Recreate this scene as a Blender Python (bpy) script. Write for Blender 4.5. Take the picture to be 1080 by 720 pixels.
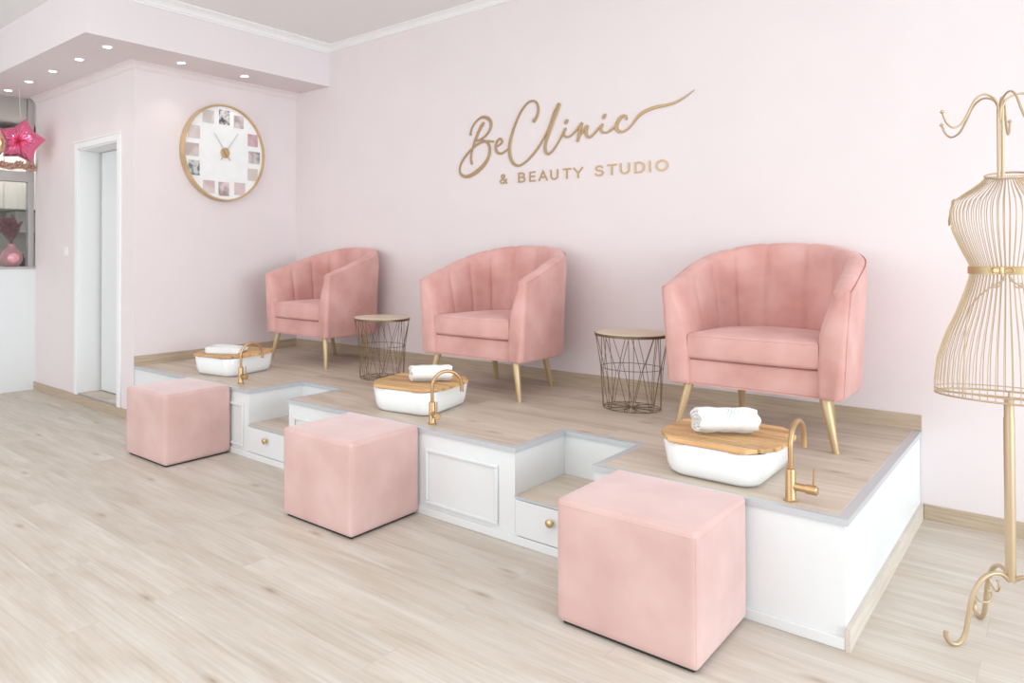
import bpy, math, random
from mathutils import Vector, Matrix
random.seed(7)
PI = math.pi
for o in list(bpy.data.objects):
    bpy.data.objects.remove(o)
SC = bpy.context.scene
COL = SC.collection

# ------------------------------------------------------------------ camera
cam_data = bpy.data.cameras.new('camera')
cam = bpy.data.objects.new('camera', cam_data)
COL.objects.link(cam)
YAW, PITCH, ROLL = 0.7675, 0.0107, -0.0016
_f = Vector((-math.sin(YAW), math.cos(YAW), 0)); _r = Vector((math.cos(YAW), math.sin(YAW), 0)); _u = Vector((0, 0, 1))
_f2 = _f * math.cos(PITCH) + _u * math.sin(PITCH); _u2 = _u * math.cos(PITCH) - _f * math.sin(PITCH)
_r3 = _r * math.cos(ROLL) + _u2 * math.sin(ROLL); _u3 = _u2 * math.cos(ROLL) - _r * math.sin(ROLL)
cam.matrix_world = Matrix(((_r3.x, _u3.x, -_f2.x, 4.9187), (_r3.y, _u3.y, -_f2.y, -4.1509), (_r3.z, _u3.z, -_f2.z, 1.2141), (0, 0, 0, 1)))
cam_data.sensor_width = 36.0
cam_data.sensor_fit = 'HORIZONTAL'
cam_data.lens = 763.52 * 36 / 1080
cam_data.shift_x = (540 - 390.985) / 1080
cam_data.shift_y = (259.368 - 360) / 1080
cam_data.clip_start = 0.05
SC.camera = cam

# ------------------------------------------------------------------ light
world = bpy.data.worlds.new('world')
SC.world = world
world.use_nodes = True
_bg = world.node_tree.nodes['Background']
_bg.inputs[0].default_value = (0.90, 0.965, 1.0, 1)
_bg.inputs[1].default_value = 1.24

def area(name, loc, target, sx, sy, power, color=(1, 1, 1)):
    l = bpy.data.lights.new(name, 'AREA')
    l.shape = 'RECTANGLE'; l.size = sx; l.size_y = sy; l.energy = power; l.color = color
    o = bpy.data.objects.new(name, l); COL.objects.link(o)
    o.location = loc
    o.rotation_euler = (Vector(target) - Vector(loc)).to_track_quat('-Z', 'Y').to_euler()
    return o
area('shopfront_daylight', (10.2, -3.0, 1.8), (3.0, -1.6, 0.6), 5.6, 2.9, 300, (0.82, 0.95, 1.0))
area('front_window_daylight', (1.6, -7.5, 1.9), (0.2, 0, 1.3), 5.0, 2.4, 88, (0.92, 0.97, 1.0))
area('ceiling_light', (3.6, -3.4, 2.93), (3.6, -3.4, 0), 3.6, 2.4, 34, (0.97, 0.99, 1.0))
area('kitchen_lamp', (-2.9, -1.5, 2.45), (-2.9, -1.5, 0), 0.8, 1.2, 14, (1, 0.96, 0.9))

SC.view_settings.view_transform = 'Standard'
SC.view_settings.look = 'None'
SC.view_settings.exposure = 0.0
SC.view_settings.gamma = 1.0
SC.view_settings.use_curve_mapping = False

# ------------------------------------------------------------------ materials
def mat(name, col, rough=0.6, metal=0.0, **kw):
    m = bpy.data.materials.new(name); m.use_nodes = True
    b = m.node_tree.nodes['Principled BSDF']
    b.inputs['Base Color'].default_value = (*col, 1)
    b.inputs['Roughness'].default_value = rough
    b.inputs['Metallic'].default_value = metal
    for k, v in kw.items():
        b.inputs[k].default_value = v
    return m

def nodes(m):
    nt = m.node_tree
    return nt, nt.nodes, nt.links, nt.nodes['Principled BSDF']

def ramp(N, stops):
    r = N.new('ShaderNodeValToRGB')
    cr = r.color_ramp
    while len(cr.elements) < len(stops): cr.elements.new(0.5)
    for e, (p, c) in zip(cr.elements, stops):
        e.position = p; e.color = (*c, 1)
    return r

def noise_mat(name, c1, c2, scale, rough=0.6, bump=0.0, bscale=200, metal=0, detail=4, stretch=None, coord='Object', lo=.35, hi=.65, **kw):
    m = mat(name, c1, rough, metal, **kw)
    nt, N, L, b = nodes(m)
    tc = N.new('ShaderNodeTexCoord'); mp = N.new('ShaderNodeMapping')
    L.new(tc.outputs[coord], mp.inputs[0])
    if stretch: mp.inputs['Scale'].default_value = stretch
    n = N.new('ShaderNodeTexNoise'); n.inputs['Scale'].default_value = scale; n.inputs['Detail'].default_value = detail
    L.new(mp.outputs[0], n.inputs[0])
    r = ramp(N, [(lo, c1), (hi, c2)])
    L.new(n.outputs[0], r.inputs[0]); L.new(r.outputs[0], b.inputs['Base Color'])
    if bump:
        n2 = N.new('ShaderNodeTexNoise'); n2.inputs['Scale'].default_value = bscale; n2.inputs['Detail'].default_value = 2
        L.new(mp.outputs[0], n2.inputs[0])
        bp = N.new('ShaderNodeBump'); bp.inputs['Strength'].default_value = bump; bp.inputs['Distance'].default_value = 0.002
        L.new(n2.outputs[0], bp.inputs['Height']); L.new(bp.outputs[0], b.inputs['Normal'])
    return m

def plank_mat(name, tones, length=1.3, width=0.19, rough=0.45, grain=1.0, seam=0.85):
    m = mat(name, tones[0], rough)
    nt, N, L, b = nodes(m)
    tc = N.new('ShaderNodeTexCoord')
    br = N.new('ShaderNodeTexBrick')
    br.offset = 0.37; br.inputs['Scale'].default_value = 1.0
    br.inputs['Brick Width'].default_value = length; br.inputs['Row Height'].default_value = width
    br.inputs['Mortar Size'].default_value = 0.0012; br.inputs['Mortar Smooth'].default_value = 0.3
    br.inputs['Bias'].default_value = 0.0
    br.inputs['Color1'].default_value = (0, 0, 0, 1); br.inputs['Color2'].default_value = (1, 1, 1, 1); br.inputs['Mortar'].default_value = (0.5, 0.5, 0.5, 1)
    L.new(tc.outputs['Object'], br.inputs[0])
    # per plank shift of the grain
    mul = N.new('ShaderNodeVectorMath'); mul.operation = 'MULTIPLY_ADD'
    L.new(br.outputs['Color'], mul.inputs[0]); mul.inputs[1].default_value = (7.3, 3.1, 0)
    L.new(tc.outputs['Object'], mul.inputs[2])
    mp = N.new('ShaderNodeMapping'); mp.inputs['Scale'].default_value = (1.0, 6.0, 1.0)
    L.new(mul.outputs[0], mp.inputs[0])
    n1 = N.new('ShaderNodeTexNoise'); n1.inputs['Scale'].default_value = 1.6; n1.inputs['Detail'].default_value = 6; n1.inputs['Roughness'].default_value = 0.62; n1.inputs['Distortion'].default_value = 0.6
    L.new(mp.outputs[0], n1.inputs[0])
    mp2 = N.new('ShaderNodeMapping'); mp2.inputs['Scale'].default_value = (2.0, 60.0, 1.0)
    L.new(mul.outputs[0], mp2.inputs[0])
    n2 = N.new('ShaderNodeTexNoise'); n2.inputs['Scale'].default_value = 1.4; n2.inputs['Detail'].default_value = 3
    L.new(mp2.outputs[0], n2.inputs[0])
    r = ramp(N, [(0.30, tones[0]), (0.5, tones[1]), (0.68, tones[2])])
    L.new(n1.outputs[0], r.inputs[0])
    r2 = ramp(N, [(0.3, (1 - .12 * grain,) * 3), (0.7, (1.03, 1.03, 1.03))])
    L.new(n2.outputs[0], r2.inputs[0])
    mx = N.new('ShaderNodeMix'); mx.data_type = 'RGBA'; mx.blend_type = 'MULTIPLY'; mx.inputs[0].default_value = 1
    L.new(r.outputs[0], mx.inputs[6]); L.new(r2.outputs[0], mx.inputs[7])
    # per plank tone
    r3 = ramp(N, [(0.0, (0.95, 0.945, 0.94)), (1.0, (1.03, 1.03, 1.035))])
    L.new(br.outputs['Color'], r3.inputs[0])
    mx2 = N.new('ShaderNodeMix'); mx2.data_type = 'RGBA'; mx2.blend_type = 'MULTIPLY'; mx2.inputs[0].default_value = 1
    L.new(mx.outputs[2], mx2.inputs[6]); L.new(r3.outputs[0], mx2.inputs[7])
    # knots: sparse dark spots
    vo = N.new('ShaderNodeTexVoronoi'); vo.inputs['Scale'].default_value = 1.0; vo.voronoi_dimensions = '2D'
    mp3 = N.new('ShaderNodeMapping'); mp3.inputs['Scale'].default_value = (1.0, 2.6, 1.0)
    L.new(tc.outputs['Object'], mp3.inputs[0]); L.new(mp3.outputs[0], vo.inputs[0])
    r4 = ramp(N, [(0.0, (0.50, 0.41, 0.35)), (0.022, (0.78, 0.71, 0.66)), (0.06, (1, 1, 1))])
    L.new(vo.outputs['Distance'], r4.inputs[0])
    mx3 = N.new('ShaderNodeMix'); mx3.data_type = 'RGBA'; mx3.blend_type = 'MULTIPLY'; mx3.inputs[0].default_value = 0.8
    L.new(mx2.outputs[2], mx3.inputs[6]); L.new(r4.outputs[0], mx3.inputs[7])
    # seams
    r5 = ramp(N, [(0.0, (1, 1, 1)), (1.0, (seam,) * 3)])
    L.new(br.outputs['Fac'], r5.inputs[0])
    mx4 = N.new('ShaderNodeMix'); mx4.data_type = 'RGBA'; mx4.blend_type = 'MULTIPLY'; mx4.inputs[0].default_value = 1
    L.new(mx3.outputs[2], mx4.inputs[6]); L.new(r5.outputs[0], mx4.inputs[7])
    L.new(mx4.outputs[2], b.inputs['Base Color'])
    return m

def velvet(name, c1, c2):
    m = noise_mat(name, c1, c2, 5.0, rough=0.75, bump=0.12, bscale=350, detail=5, lo=.32, hi=.68)
    b = m.node_tree.nodes['Principled BSDF']
    b.inputs['Sheen Weight'].default_value = 0.35
    b.inputs['Sheen Roughness'].default_value = 0.4
    b.inputs['Sheen Tint'].default_value = (1, 0.85, 0.83, 1)
    b.inputs['Specular IOR Level'].default_value = 0.2
    return m

M = {}
M['wall'] = noise_mat('wall_paint', (0.80, 0.715, 0.722), (0.815, 0.73, 0.737), 3, rough=0.85, bump=0.04, bscale=160, coord='Object')
M['soffit'] = mat('soffit_paint', (0.81, 0.735, 0.75), 0.85)
M['ceiling'] = mat('ceiling_paint', (0.88, 0.87, 0.87), 0.9)
M['white_trim'] = mat('white_trim', (0.88, 0.87, 0.87), 0.45)
M['floor'] = plank_mat('laminate_floor', [(0.54, 0.455, 0.375), (0.63, 0.56, 0.485), (0.70, 0.64, 0.575)], seam=0.88)
M['deck'] = plank_mat('deck_laminate', [(0.52, 0.42, 0.335), (0.65, 0.55, 0.455), (0.72, 0.635, 0.54)], seam=0.88)
M['skirt'] = noise_mat('skirting_oak', (0.45, 0.34, 0.24), (0.56, 0.45, 0.34), 3, rough=0.5, stretch=(1.5, 1.5, 30))
M['grey_trim'] = mat('grey_edge_trim', (0.56, 0.575, 0.60), 0.35, 0.2)
M['white_lacquer'] = mat('white_lacquer', (0.79, 0.80, 0.805), 0.4)
M['velvet'] = velvet('pink_velvet', (0.62, 0.32, 0.285), (0.75, 0.45, 0.415))
M['pouf'] = velvet('pouf_velvet', (0.60, 0.375, 0.345), (0.69, 0.47, 0.44))
M['dark'] = mat('dark_base', (0.03, 0.028, 0.028), 0.7)
M['brass'] = noise_mat('brushed_brass', (0.60, 0.43, 0.24), (0.68, 0.50, 0.29), 20, rough=0.32, metal=0.85)
M['pouf'].node_tree.nodes['Principled BSDF'].inputs['Sheen Weight'].default_value = 0.7
M['pouf'].node_tree.nodes['Principled BSDF'].inputs['Sheen Tint'].default_value = (1, 0.93, 0.95, 1)
M['leg'] = mat('satin_gold', (0.62, 0.46, 0.27), 0.4, 0.45)
M['sign'] = mat('sign_gold', (0.46, 0.31, 0.17), 0.3, 0.65)
M['tap'] = mat('aged_brass', (0.52, 0.33, 0.17), 0.33, 0.8)
M['hand'] = mat('silver_hand', (0.62, 0.63, 0.66), 0.4, 0.2)
M['skirt_lit'] = noise_mat('skirting_lit_oak', (0.60, 0.52, 0.45), (0.68, 0.61, 0.54), 3, rough=0.5, stretch=(1.5, 1.5, 30))  # lighter copy of the skirting oak, strong light painted into its colour
M['bronze'] = mat('bronze_wire', (0.20, 0.14, 0.085), 0.4, 0.6)
M['stand'] = mat('champagne_gold', (0.54, 0.40, 0.26), 0.4, 0.5)
M['oak_top'] = noise_mat('pale_oak_top', (0.66, 0.53, 0.40), (0.74, 0.62, 0.49), 4, rough=0.5, stretch=(1, 12, 1))
M['ceramic'] = mat('white_ceramic', (0.88, 0.89, 0.89), 0.15)
M['acacia'] = noise_mat('acacia_slat', (0.56, 0.31, 0.13), (0.70, 0.43, 0.20), 3, rough=0.45, stretch=(2, 9, 8))
def vary(m, lo, hi):
    # each slat its own tone
    nt, N, L, b = nodes(m)
    src = b.inputs['Base Color'].links[0].from_socket
    oi_ = N.new('ShaderNodeObjectInfo'); r_ = ramp(N, [(0, (lo,) * 3), (1, (hi,) * 3)])
    L.new(oi_.outputs['Random'], r_.inputs[0])
    mx = N.new('ShaderNodeMix'); mx.data_type = 'RGBA'; mx.blend_type = 'MULTIPLY'; mx.inputs[0].default_value = 1
    L.new(src, mx.inputs[6]); L.new(r_.outputs[0], mx.inputs[7]); L.new(mx.outputs[2], b.inputs['Base Color'])
vary(M['acacia'], 0.72, 1.15)
M['towel'] = noise_mat('white_terry', (0.86, 0.86, 0.86), (0.90, 0.90, 0.90), 60, rough=0.95, bump=0.8, bscale=500)
M['embroidery'] = mat('grey_embroidery', (0.55, 0.56, 0.60), 0.8)
M['clock_wood'] = noise_mat('clock_oak', (0.50, 0.33, 0.17), (0.62, 0.43, 0.25), 5, rough=0.45)
M['clock_face'] = noise_mat('clock_face', (0.86, 0.86, 0.86), (0.90, 0.90, 0.90), 14, rough=0.4)
M['steel'] = mat('brushed_aluminium', (0.50, 0.48, 0.47), 0.35, 0.6)
M['gap_shade'] = mat('painted_gap_shade', (0.05, 0.05, 0.055), 0.6)  # near-black colour standing in for shade beside the door leaf
M['door'] = mat('door_white', (0.80, 0.81, 0.82), 0.4)
M['cabinet'] = mat('grey_cabinet', (0.56, 0.56, 0.55), 0.4)
M['stone'] = noise_mat('grey_stone_tile', (0.50, 0.49, 0.46), (0.62, 0.60, 0.57), 6, rough=0.5)
M['pale_panel'] = noise_mat('pale_panel', (0.66, 0.65, 0.62), (0.74, 0.73, 0.70), 3, rough=0.5, stretch=(1, 14, 1))
M['vase'] = mat('pink_glass', (0.78, 0.38, 0.42), 0.2)
M['plume'] = noise_mat('mauve_plume', (0.28, 0.12, 0.14), (0.42, 0.2, 0.22), 30, rough=0.95)
M['foil_pink'] = mat('pink_foil', (0.85, 0.20, 0.36), 0.22, 0.75)
M['foil_gold'] = mat('gold_foil', (0.80, 0.62, 0.36), 0.25, 0.8)
M['petal'] = noise_mat('dried_petals', (0.50, 0.27, 0.20), (0.70, 0.47, 0.38), 20, rough=0.9)
M['switch'] = mat('switch_plastic', (0.88, 0.87, 0.86), 0.35)
M['black'] = mat('smoked_plastic', (0.06, 0.06, 0.06), 0.4)
def glass_mat():
    m = bpy.data.materials.new('window_glass'); m.use_nodes = True
    nt = m.node_tree; nt.nodes.clear()
    o = nt.nodes.new('ShaderNodeOutputMaterial'); mx = nt.nodes.new('ShaderNodeMixShader')
    t = nt.nodes.new('ShaderNodeBsdfTransparent'); g = nt.nodes.new('ShaderNodeBsdfGlossy'); g.inputs['Roughness'].default_value = 0.03
    fr = nt.nodes.new('ShaderNodeFresnel'); fr.inputs[0].default_value = 1.45
    t.inputs[0].default_value = (0.96, 0.97, 0.96, 1)
    nt.links.new(fr.outputs[0], mx.inputs[0]); nt.links.new(t.outputs[0], mx.inputs[1]); nt.links.new(g.outputs[0], mx.inputs[2]); nt.links.new(mx.outputs[0], o.inputs[0])
    return m
M['glass'] = glass_mat()
def emit_mat(name, col, s):
    m = mat(name, (0.9, 0.9, 0.9), 0.4)
    b = m.node_tree.nodes['Principled BSDF']
    b.inputs['Emission Color'].default_value = (*col, 1); b.inputs['Emission Strength'].default_value = s
    return m
M['lamp'] = emit_mat('lamp_lens', (1.0, 0.97, 0.88), 8)

# ------------------------------------------------------------------ mesh helpers
class MB:
    def __init__(s): s.v = []; s.f = []
    def add(s, vs, fs):
        n = len(s.v); s.v += [tuple(v) for v in vs]; s.f += [tuple(i + n for i in f) for f in fs]; return s
    def box(s, x0, x1, y0, y1, z0, z1):
        return s.add([(x0, y0, z0), (x1, y0, z0), (x1, y1, z0), (x0, y1, z0), (x0, y0, z1), (x1, y0, z1), (x1, y1, z1), (x0, y1, z1)],
                     [(0, 3, 2, 1), (4, 5, 6, 7), (0, 1, 5, 4), (1, 2, 6, 5), (2, 3, 7, 6), (3, 0, 4, 7)])
    def prism(s, poly, z0, z1):
        n = len(poly)
        a = sum(poly[i][0] * poly[(i + 1) % n][1] - poly[(i + 1) % n][0] * poly[i][1] for i in range(n))
        if a < 0: poly = poly[::-1]
        return s.add([(x, y, z0) for x, y in poly] + [(x, y, z1) for x, y in poly],
                     [tuple(range(n))[::-1], tuple(range(n, 2 * n))] + [(i, (i + 1) % n, n + (i + 1) % n, n + i) for i in range(n)])
    def rings(s, rings, closed=True, cap=True):
        n = len(rings[0]); vs = [p for r in rings for p in r]; fs = []
        for k in range(len(rings) - 1):
            for i in range(n if closed else n - 1):
                j = (i + 1) % n
                fs.append((k * n + i, k * n + j, (k + 1) * n + j, (k + 1) * n + i))
        if cap:
            fs.append(tuple(range(n))[::-1]); fs.append(tuple(range((len(rings) - 1) * n, len(rings) * n)))
        return s.add(vs, fs)
    def lathe(s, prof, n=24, c=(0, 0), cap=True):
        return s.rings([[(c[0] + r * math.cos(2 * PI * i / n), c[1] + r * math.sin(2 * PI * i / n), z) for i in range(n)] for r, z in prof], True, cap)
    def tube(s, pts, r, n=8, closed=False, flat=None, up=None):
        pts = [Vector(p) for p in pts]; rr = r if isinstance(r, (list, tuple)) else [r] * len(pts)
        m = len(pts); rings = []
        prev = None
        for k in range(m):
            if closed: t = pts[(k + 1) % m] - pts[(k - 1) % m]
            else: t = pts[min(k + 1, m - 1)] - pts[max(k - 1, 0)]
            t = t.normalized() if t.length > 1e-9 else Vector((0, 0, 1))
            if up is not None:
                a = Vector(up); 
            else:
                a = prev if prev is not None else (Vector((0, 0, 1)) if abs(t.z) < 0.9 else Vector((1, 0, 0)))
            a = (a - t * a.dot(t)); a = a.normalized() if a.length > 1e-6 else Vector((1, 0, 0))
            if up is None: prev = a
            b = t.cross(a)
            fl = flat if flat is not None else 1.0
            rings.append([pts[k] + a * (math.cos(2 * PI * i / n) * rr[k] * fl) + b * (math.sin(2 * PI * i / n) * rr[k]) for i in range(n)])
        if closed:
            rings.append(rings[0]); return s.rings(rings, True, False)
        return s.rings(rings, True, True)
    def build(s, name, m, parent=None, smooth=None, bevel=0.0, seg=2, loc=None):
        me = bpy.data.meshes.new(name); me.from_pydata([tuple(v) for v in s.v], [], s.f)
        o = bpy.data.objects.new(name, me); COL.objects.link(o)
        me.materials.append(m)
        import bmesh
        bm = bmesh.new(); bm.from_mesh(me); bmesh.ops.recalc_face_normals(bm, faces=bm.faces)
        if bevel:
            es = [e for e in bm.edges if len(e.link_faces) == 2 and e.calc_face_angle(0) > 0.6]
            bmesh.ops.bevel(bm, geom=es, offset=bevel, segments=seg, affect='EDGES', profile=0.5)
        bm.to_mesh(me); bm.free()
        if smooth is not None:
            for p in me.polygons: p.use_smooth = True
            me.set_sharp_from_angle(angle=math.radians(smooth))
        if parent: o.parent = parent
        if loc: o.location = loc
        return o

def empty(name, loc, rz=0, label=None, cat=None, group=None):
    o = bpy.data.objects.new(name, None); COL.objects.link(o)
    o.empty_display_size = 0.1
    o.location = loc; o.rotation_euler = (0, 0, rz)
    return tag(o, label, cat, group)
def tag(o, label=None, cat=None, group=None, kind=None):
    if label: o['label'] = label
    if cat: o['category'] = cat
    if group: o['group'] = group
    if kind: o['kind'] = kind
    return o
def struct(o): o['kind'] = 'structure'; return o
def copy_tree(o, parent=None):
    c = o.copy(); COL.objects.link(c)
    if parent: c.parent = parent
    for ch in list(o.children): copy_tree(ch, c)
    return c
def catmull(pts, n=6):
    out = []; m = len(pts)
    for i in range(m - 1):
        p0 = pts[max(i - 1, 0)]; p1 = pts[i]; p2 = pts[i + 1]; p3 = pts[min(i + 2, m - 1)]
        for k in range(n):
            t = k / n
            out.append(tuple(0.5 * (2 * b + (c - a) * t + (2 * a - 5 * b + 4 * c - d) * t * t + (3 * b - a - 3 * c + d) * t ** 3) for a, b, c, d in zip(p0, p1, p2, p3)))
    out.append(tuple(pts[-1])); return out
def interp(tab, z):
    for i in range(len(tab) - 1):
        if tab[i][0] <= z <= tab[i + 1][0]:
            t = (z - tab[i][0]) / (tab[i + 1][0] - tab[i][0]); 
            return tuple(a + (b - a) * t for a, b in zip(tab[i][1:], tab[i + 1][1:]))
    return tab[0][1:] if z < tab[0][0] else tab[-1][1:]

# ------------------------------------------------------------------ room
A = 1.545      # clock wall length = podium depth
H = 0.40       # podium height
SX, SY, SZ, CZ = 0.4314, 2.109, 2.625, 2.965
XL = -1.812
struct(MB().box(-4.2, 7.6, -7.6, 0.12, -0.06, 0).build('floor', M['floor']))
struct(MB().box(0, 7.6, 0, 0.12, 0, CZ + 0.1).build('wall_back', M['wall']))
struct(MB().box(-0.16, 0, -A + 0.24, 0.12, 0, SZ + 0.0).build('wall_clock_side', M['wall']))
# door wall in the plane y=-A with the raised door opening
DX0, DX1, DZ0, DZ1 = -0.925, -0.245, 0.080, 2.075
DW = -A + 0.24
mb = MB()
mb.box(XL, DX0, -A, DW, 0, SZ); mb.box(DX1, 0, -A, DW, 0, SZ); mb.box(DX0, DX1, -A, DW, DZ1, SZ); mb.box(DX0, DX1, -A, DW, 0, DZ0 - 0.012)
struct(mb.build('wall_door_side', M['wall']))
struct(MB().box(DX0, DX1, -A + 0.004, DW, DZ0 - 0.012, DZ0).build('trim_threshold', M['deck']))
struct(MB().box(DX0 , DX1, -A - 0.003, -A + 0.004, DZ0 - 0.012, DZ0 + 0.001).build('trim_threshold_edge', M['steel']))
# jamb lining, casing
mb = MB()
mb.box(DX0, DX0 + 0.012, -A, DW - 0.04, DZ0, DZ1); mb.box(DX1 - 0.012, DX1, -A, DW - 0.04, DZ0, DZ1); mb.box(DX0, DX1, -A, DW - 0.04, DZ1 - 0.012, DZ1)
mb.box(DX0 - 0.055, DX0, -A - 0.012, -A, 0.068, DZ1 + 0.05); mb.box(DX1, DX1 + 0.055, -A - 0.012, -A, 0.068, DZ1 + 0.05); mb.box(DX0, DX1, -A - 0.012, -A, DZ1, DZ1 + 0.05)
mb.box(DX0 - 0.062, DX1 + 0.062, -A - 0.02, -A, DZ1 + 0.05, DZ1 + 0.062)
struct(mb.build('trim_door_casing', M['white_trim'], bevel=0.002))
dr = MB().box(DX0 + 0.036, DX1 - 0.012, -A + 0.18, -A + 0.22, DZ0 + 0.006, DZ1 - 0.016).build('door_1', M['door'], bevel=0.003)
struct(dr)
struct(MB().box(DX0 + 0.0125, DX1 - 0.0125, -A + 0.222, -A + 0.238, DZ0 + 0.001, DZ1 - 0.012).build('trim_door_gap_shade', M['gap_shade']))  # added dark sheet behind the leaf, paints the shadow in the gap
# side wall of the reception with window
GZ, MZ0, MZ1 = 1.104, 1.865, 1.955
mb = MB(); mb.box(XL - 0.14, XL, -4.6, -A, 0, GZ - 0.02)
struct(mb.build('wall_left', M['white_lacquer']))
struct(MB().box(XL - 0.14, XL, -4.6, -3.4, GZ, SZ).build('wall_left_upper', M['wall']))
w = MB().box(XL - 0.27, XL + 0.012, -3.4, -A, GZ - 0.02, GZ)
struct(w.build('trim_window_sill', M['steel']))
fr = MB()
fr.box(XL - 0.09, XL - 0.03, -A - 0.05, -A - 0.001, GZ, SZ)
fr.box(XL - 0.09, XL - 0.03, -3.4, -3.35, GZ, SZ)
fr.box(XL - 0.09, XL - 0.03, -2.47, -2.42, GZ, SZ)
fr.box(XL - 0.092, XL - 0.028, -3.4, -A - 0.001, MZ0, MZ1)
wf = struct(fr.build('window_1', M['steel'], bevel=0.002))
MB().box(XL - 0.063, XL - 0.057, -3.35, -A - 0.05, GZ, MZ0).box(XL - 0.063, XL - 0.057, -3.35, -A - 0.05, MZ1, SZ).build('pane', M['glass'], wf)
# room behind the window
struct(MB().box(-4.2, XL + 0.3, -0.35, -0.23, 0, SZ).build('wall_kitchen_side', M['pale_panel']))
struct(MB().box(-3.9, -3.78, -4.6, -0.3501, 0, SZ).build('wall_kitchen_back', M['stone']))
# main ceiling and the L shaped soffit
struct(MB().box(-4.2, 7.6, -7.6, 0.12, CZ, CZ + 0.1).build('ceiling', M['ceiling']))
struct(MB().prism([(-4.2, 0.12), (-4.2, -SY), (SX, -SY), (SX, 0.12)], SZ, CZ).build('ceiling_soffit', M['soffit']))
def cornice(name, x0, y0, x1, y1, nx, ny, z, s, m):
    # stepped cove profile swept from (x0,y0) to (x1,y1), projecting along (nx,ny) below height z
    prof = [(0, 0), (1.0, 0), (1.0, -0.14), (0.86, -0.2), (0.7, -0.28), (0.5, -0.42), (0.34, -0.62), (0.28, -0.78), (0.16, -0.84), (0.16, -1.0), (0, -1.0)]
    rs = [[(x + nx * a * s, y + ny * a * s, z + b * s) for a, b in prof] for x, y in ((x0, y0), (x1, y1))]
    return struct(MB().rings(rs).build(name, m))
cornice('trim_cornice_back', SX, -0.0, 7.6, -0.0, 0, -1, CZ, 0.05, M['white_trim'])
cornice('trim_cornice_soffit', SX, 0, SX, -SY, 1, 0, CZ, 0.065, M['white_trim'])
_prof = [(0, 0), (1.0, 0), (1.0, -0.14), (0.86, -0.2), (0.7, -0.28), (0.5, -0.42), (0.34, -0.62), (0.28, -0.78), (0.16, -0.84), (0.16, -1.0), (0, -1.0)]
struct(MB().rings([[(x + nx * a_ * 0.05, y + ny * a_ * 0.05, SZ + z_ * 0.05) for a_, z_ in _prof] for x, y, nx, ny in ((0, 0, 1, 0), (0, -A, 1, -1), (XL, -A, 0, -1))]).build('trim_cornice_soffit_inner', M['wall']))
# skirting boards
struct(MB().box(XL, DX0 - 0.055, -A - 0.012, -A, 0, 0.068).box(DX0 - 0.055, DX1 + 0.055, -A - 0.012, -A, 0, 0.068).box(DX1 + 0.055, 0, -A - 0.012, -A, 0, 0.068).build('baseboard_door_wall', M['skirt']))
struct(MB().box(4.432, 7.6, -0.014, 0, 0, 0.068).build('baseboard_back', M['skirt']))
struct(MB().box(0.0, 0.014, -A, 0, H, H + 0.07).build('baseboard_deck_left', M['skirt']))
struct(MB().box(0.014, 4.425, -0.014, 0, H, H + 0.07).build('baseboard_deck_back', M['skirt']))
struct(MB().box(4.4176, 4.430, -A - 0.006, 0, 0, 0.07).build('baseboard_podium_end', M['skirt_lit']))

# recessed spotlights in the soffit
SPOTS = [(0.226, -1.862), (-0.222, -1.856), (-0.70, -1.85), (-1.18, -1.845), (-1.63, -1.845), (0.222, -1.29), (0.227, -0.725)]
SPOT_LABEL = ['recessed spotlight at the soffit corner, nearest the room edge', 'recessed spotlight in the soffit, next left of the corner one', 'recessed spotlight in the soffit above the door, third along the reception row',
              'recessed spotlight in the soffit left of the door, second from the window', 'recessed spotlight in the soffit closest to the reception window', 'recessed spotlight in the soffit above the left side of the clock', 'recessed spotlight in the soffit nearest the sign wall']
def make_spot():
    r = empty('recessed_spotlight', (0, 0, SZ))
    MB().rings([[(rr * math.cos(2 * PI * i / 24), rr * math.sin(2 * PI * i / 24), z) for i in range(24)] for rr, z in ((0.027, -0.0005), (0.040, -0.0005), (0.042, -0.003), (0.039, -0.005), (0.030, -0.005), (0.027, -0.0005))], True, False).build('bezel', M['white_trim'], r, 40)
    MB().lathe([(0.0295, -0.0005), (0.0295, -0.0025), (0.022, -0.004)], 24).build('lens', M['lamp'], r, 40)
    l = bpy.data.lights.new('spot_bulb', 'SPOT'); l.energy = 2.2; l.color = (1, 0.93, 0.84); l.spot_size = math.radians(100); l.spot_blend = 0.6; l.shadow_soft_size = 0.03
    lo = bpy.data.objects.new('spot_bulb', l); COL.objects.link(lo); lo.parent = r; lo.location = (0, 0, -0.012)
    return r
sp = make_spot()
for i, (x, y) in enumerate(SPOTS):
    o = sp if i == 0 else copy_tree(sp)
    o.location = (x, y, SZ); tag(o, SPOT_LABEL[i], 'spotlight', 'recessed spotlights in the soffit')

# ------------------------------------------------------------------ podium
P1, P2L, P2R, P3L, PR, ND = 1.3904, 1.7485, 3.244, 3.5853, 4.4253, 0.417
pod = empty('pedicure_podium', (0, 0, 0), 0, 'long white raised podium with wood deck, grey edging and two step notches', 'podium')
T = 0.022
e = 0.003
outline = [(e, -e), (e, -A), (P1, -A), (P1, -A + ND), (P2L, -A + ND), (P2L, -A), (P2R, -A), (P2R, -A + ND), (P3L, -A + ND), (P3L, -A), (PR, -A), (PR, -e)]
MB().prism(outline, H - T, H - 0.001).build('edge_trim', M['grey_trim'], pod)
g = 0.03
def inset(p, first_last=True):
    return [(e, -e), (e, -A + g), (P1 - g, -A + g), (P1 - g, -A + ND + g), (P2L + g, -A + ND + g), (P2L + g, -A + g), (P2R - g, -A + g), (P2R - g, -A + ND + g), (P3L + g, -A + ND + g), (P3L + g, -A + g), (PR - g, -A + g), (PR - g, -e)]
MB().prism(inset(None), H - 0.004, H).build('deck', M['deck'], pod)
q = 0.008
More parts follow.
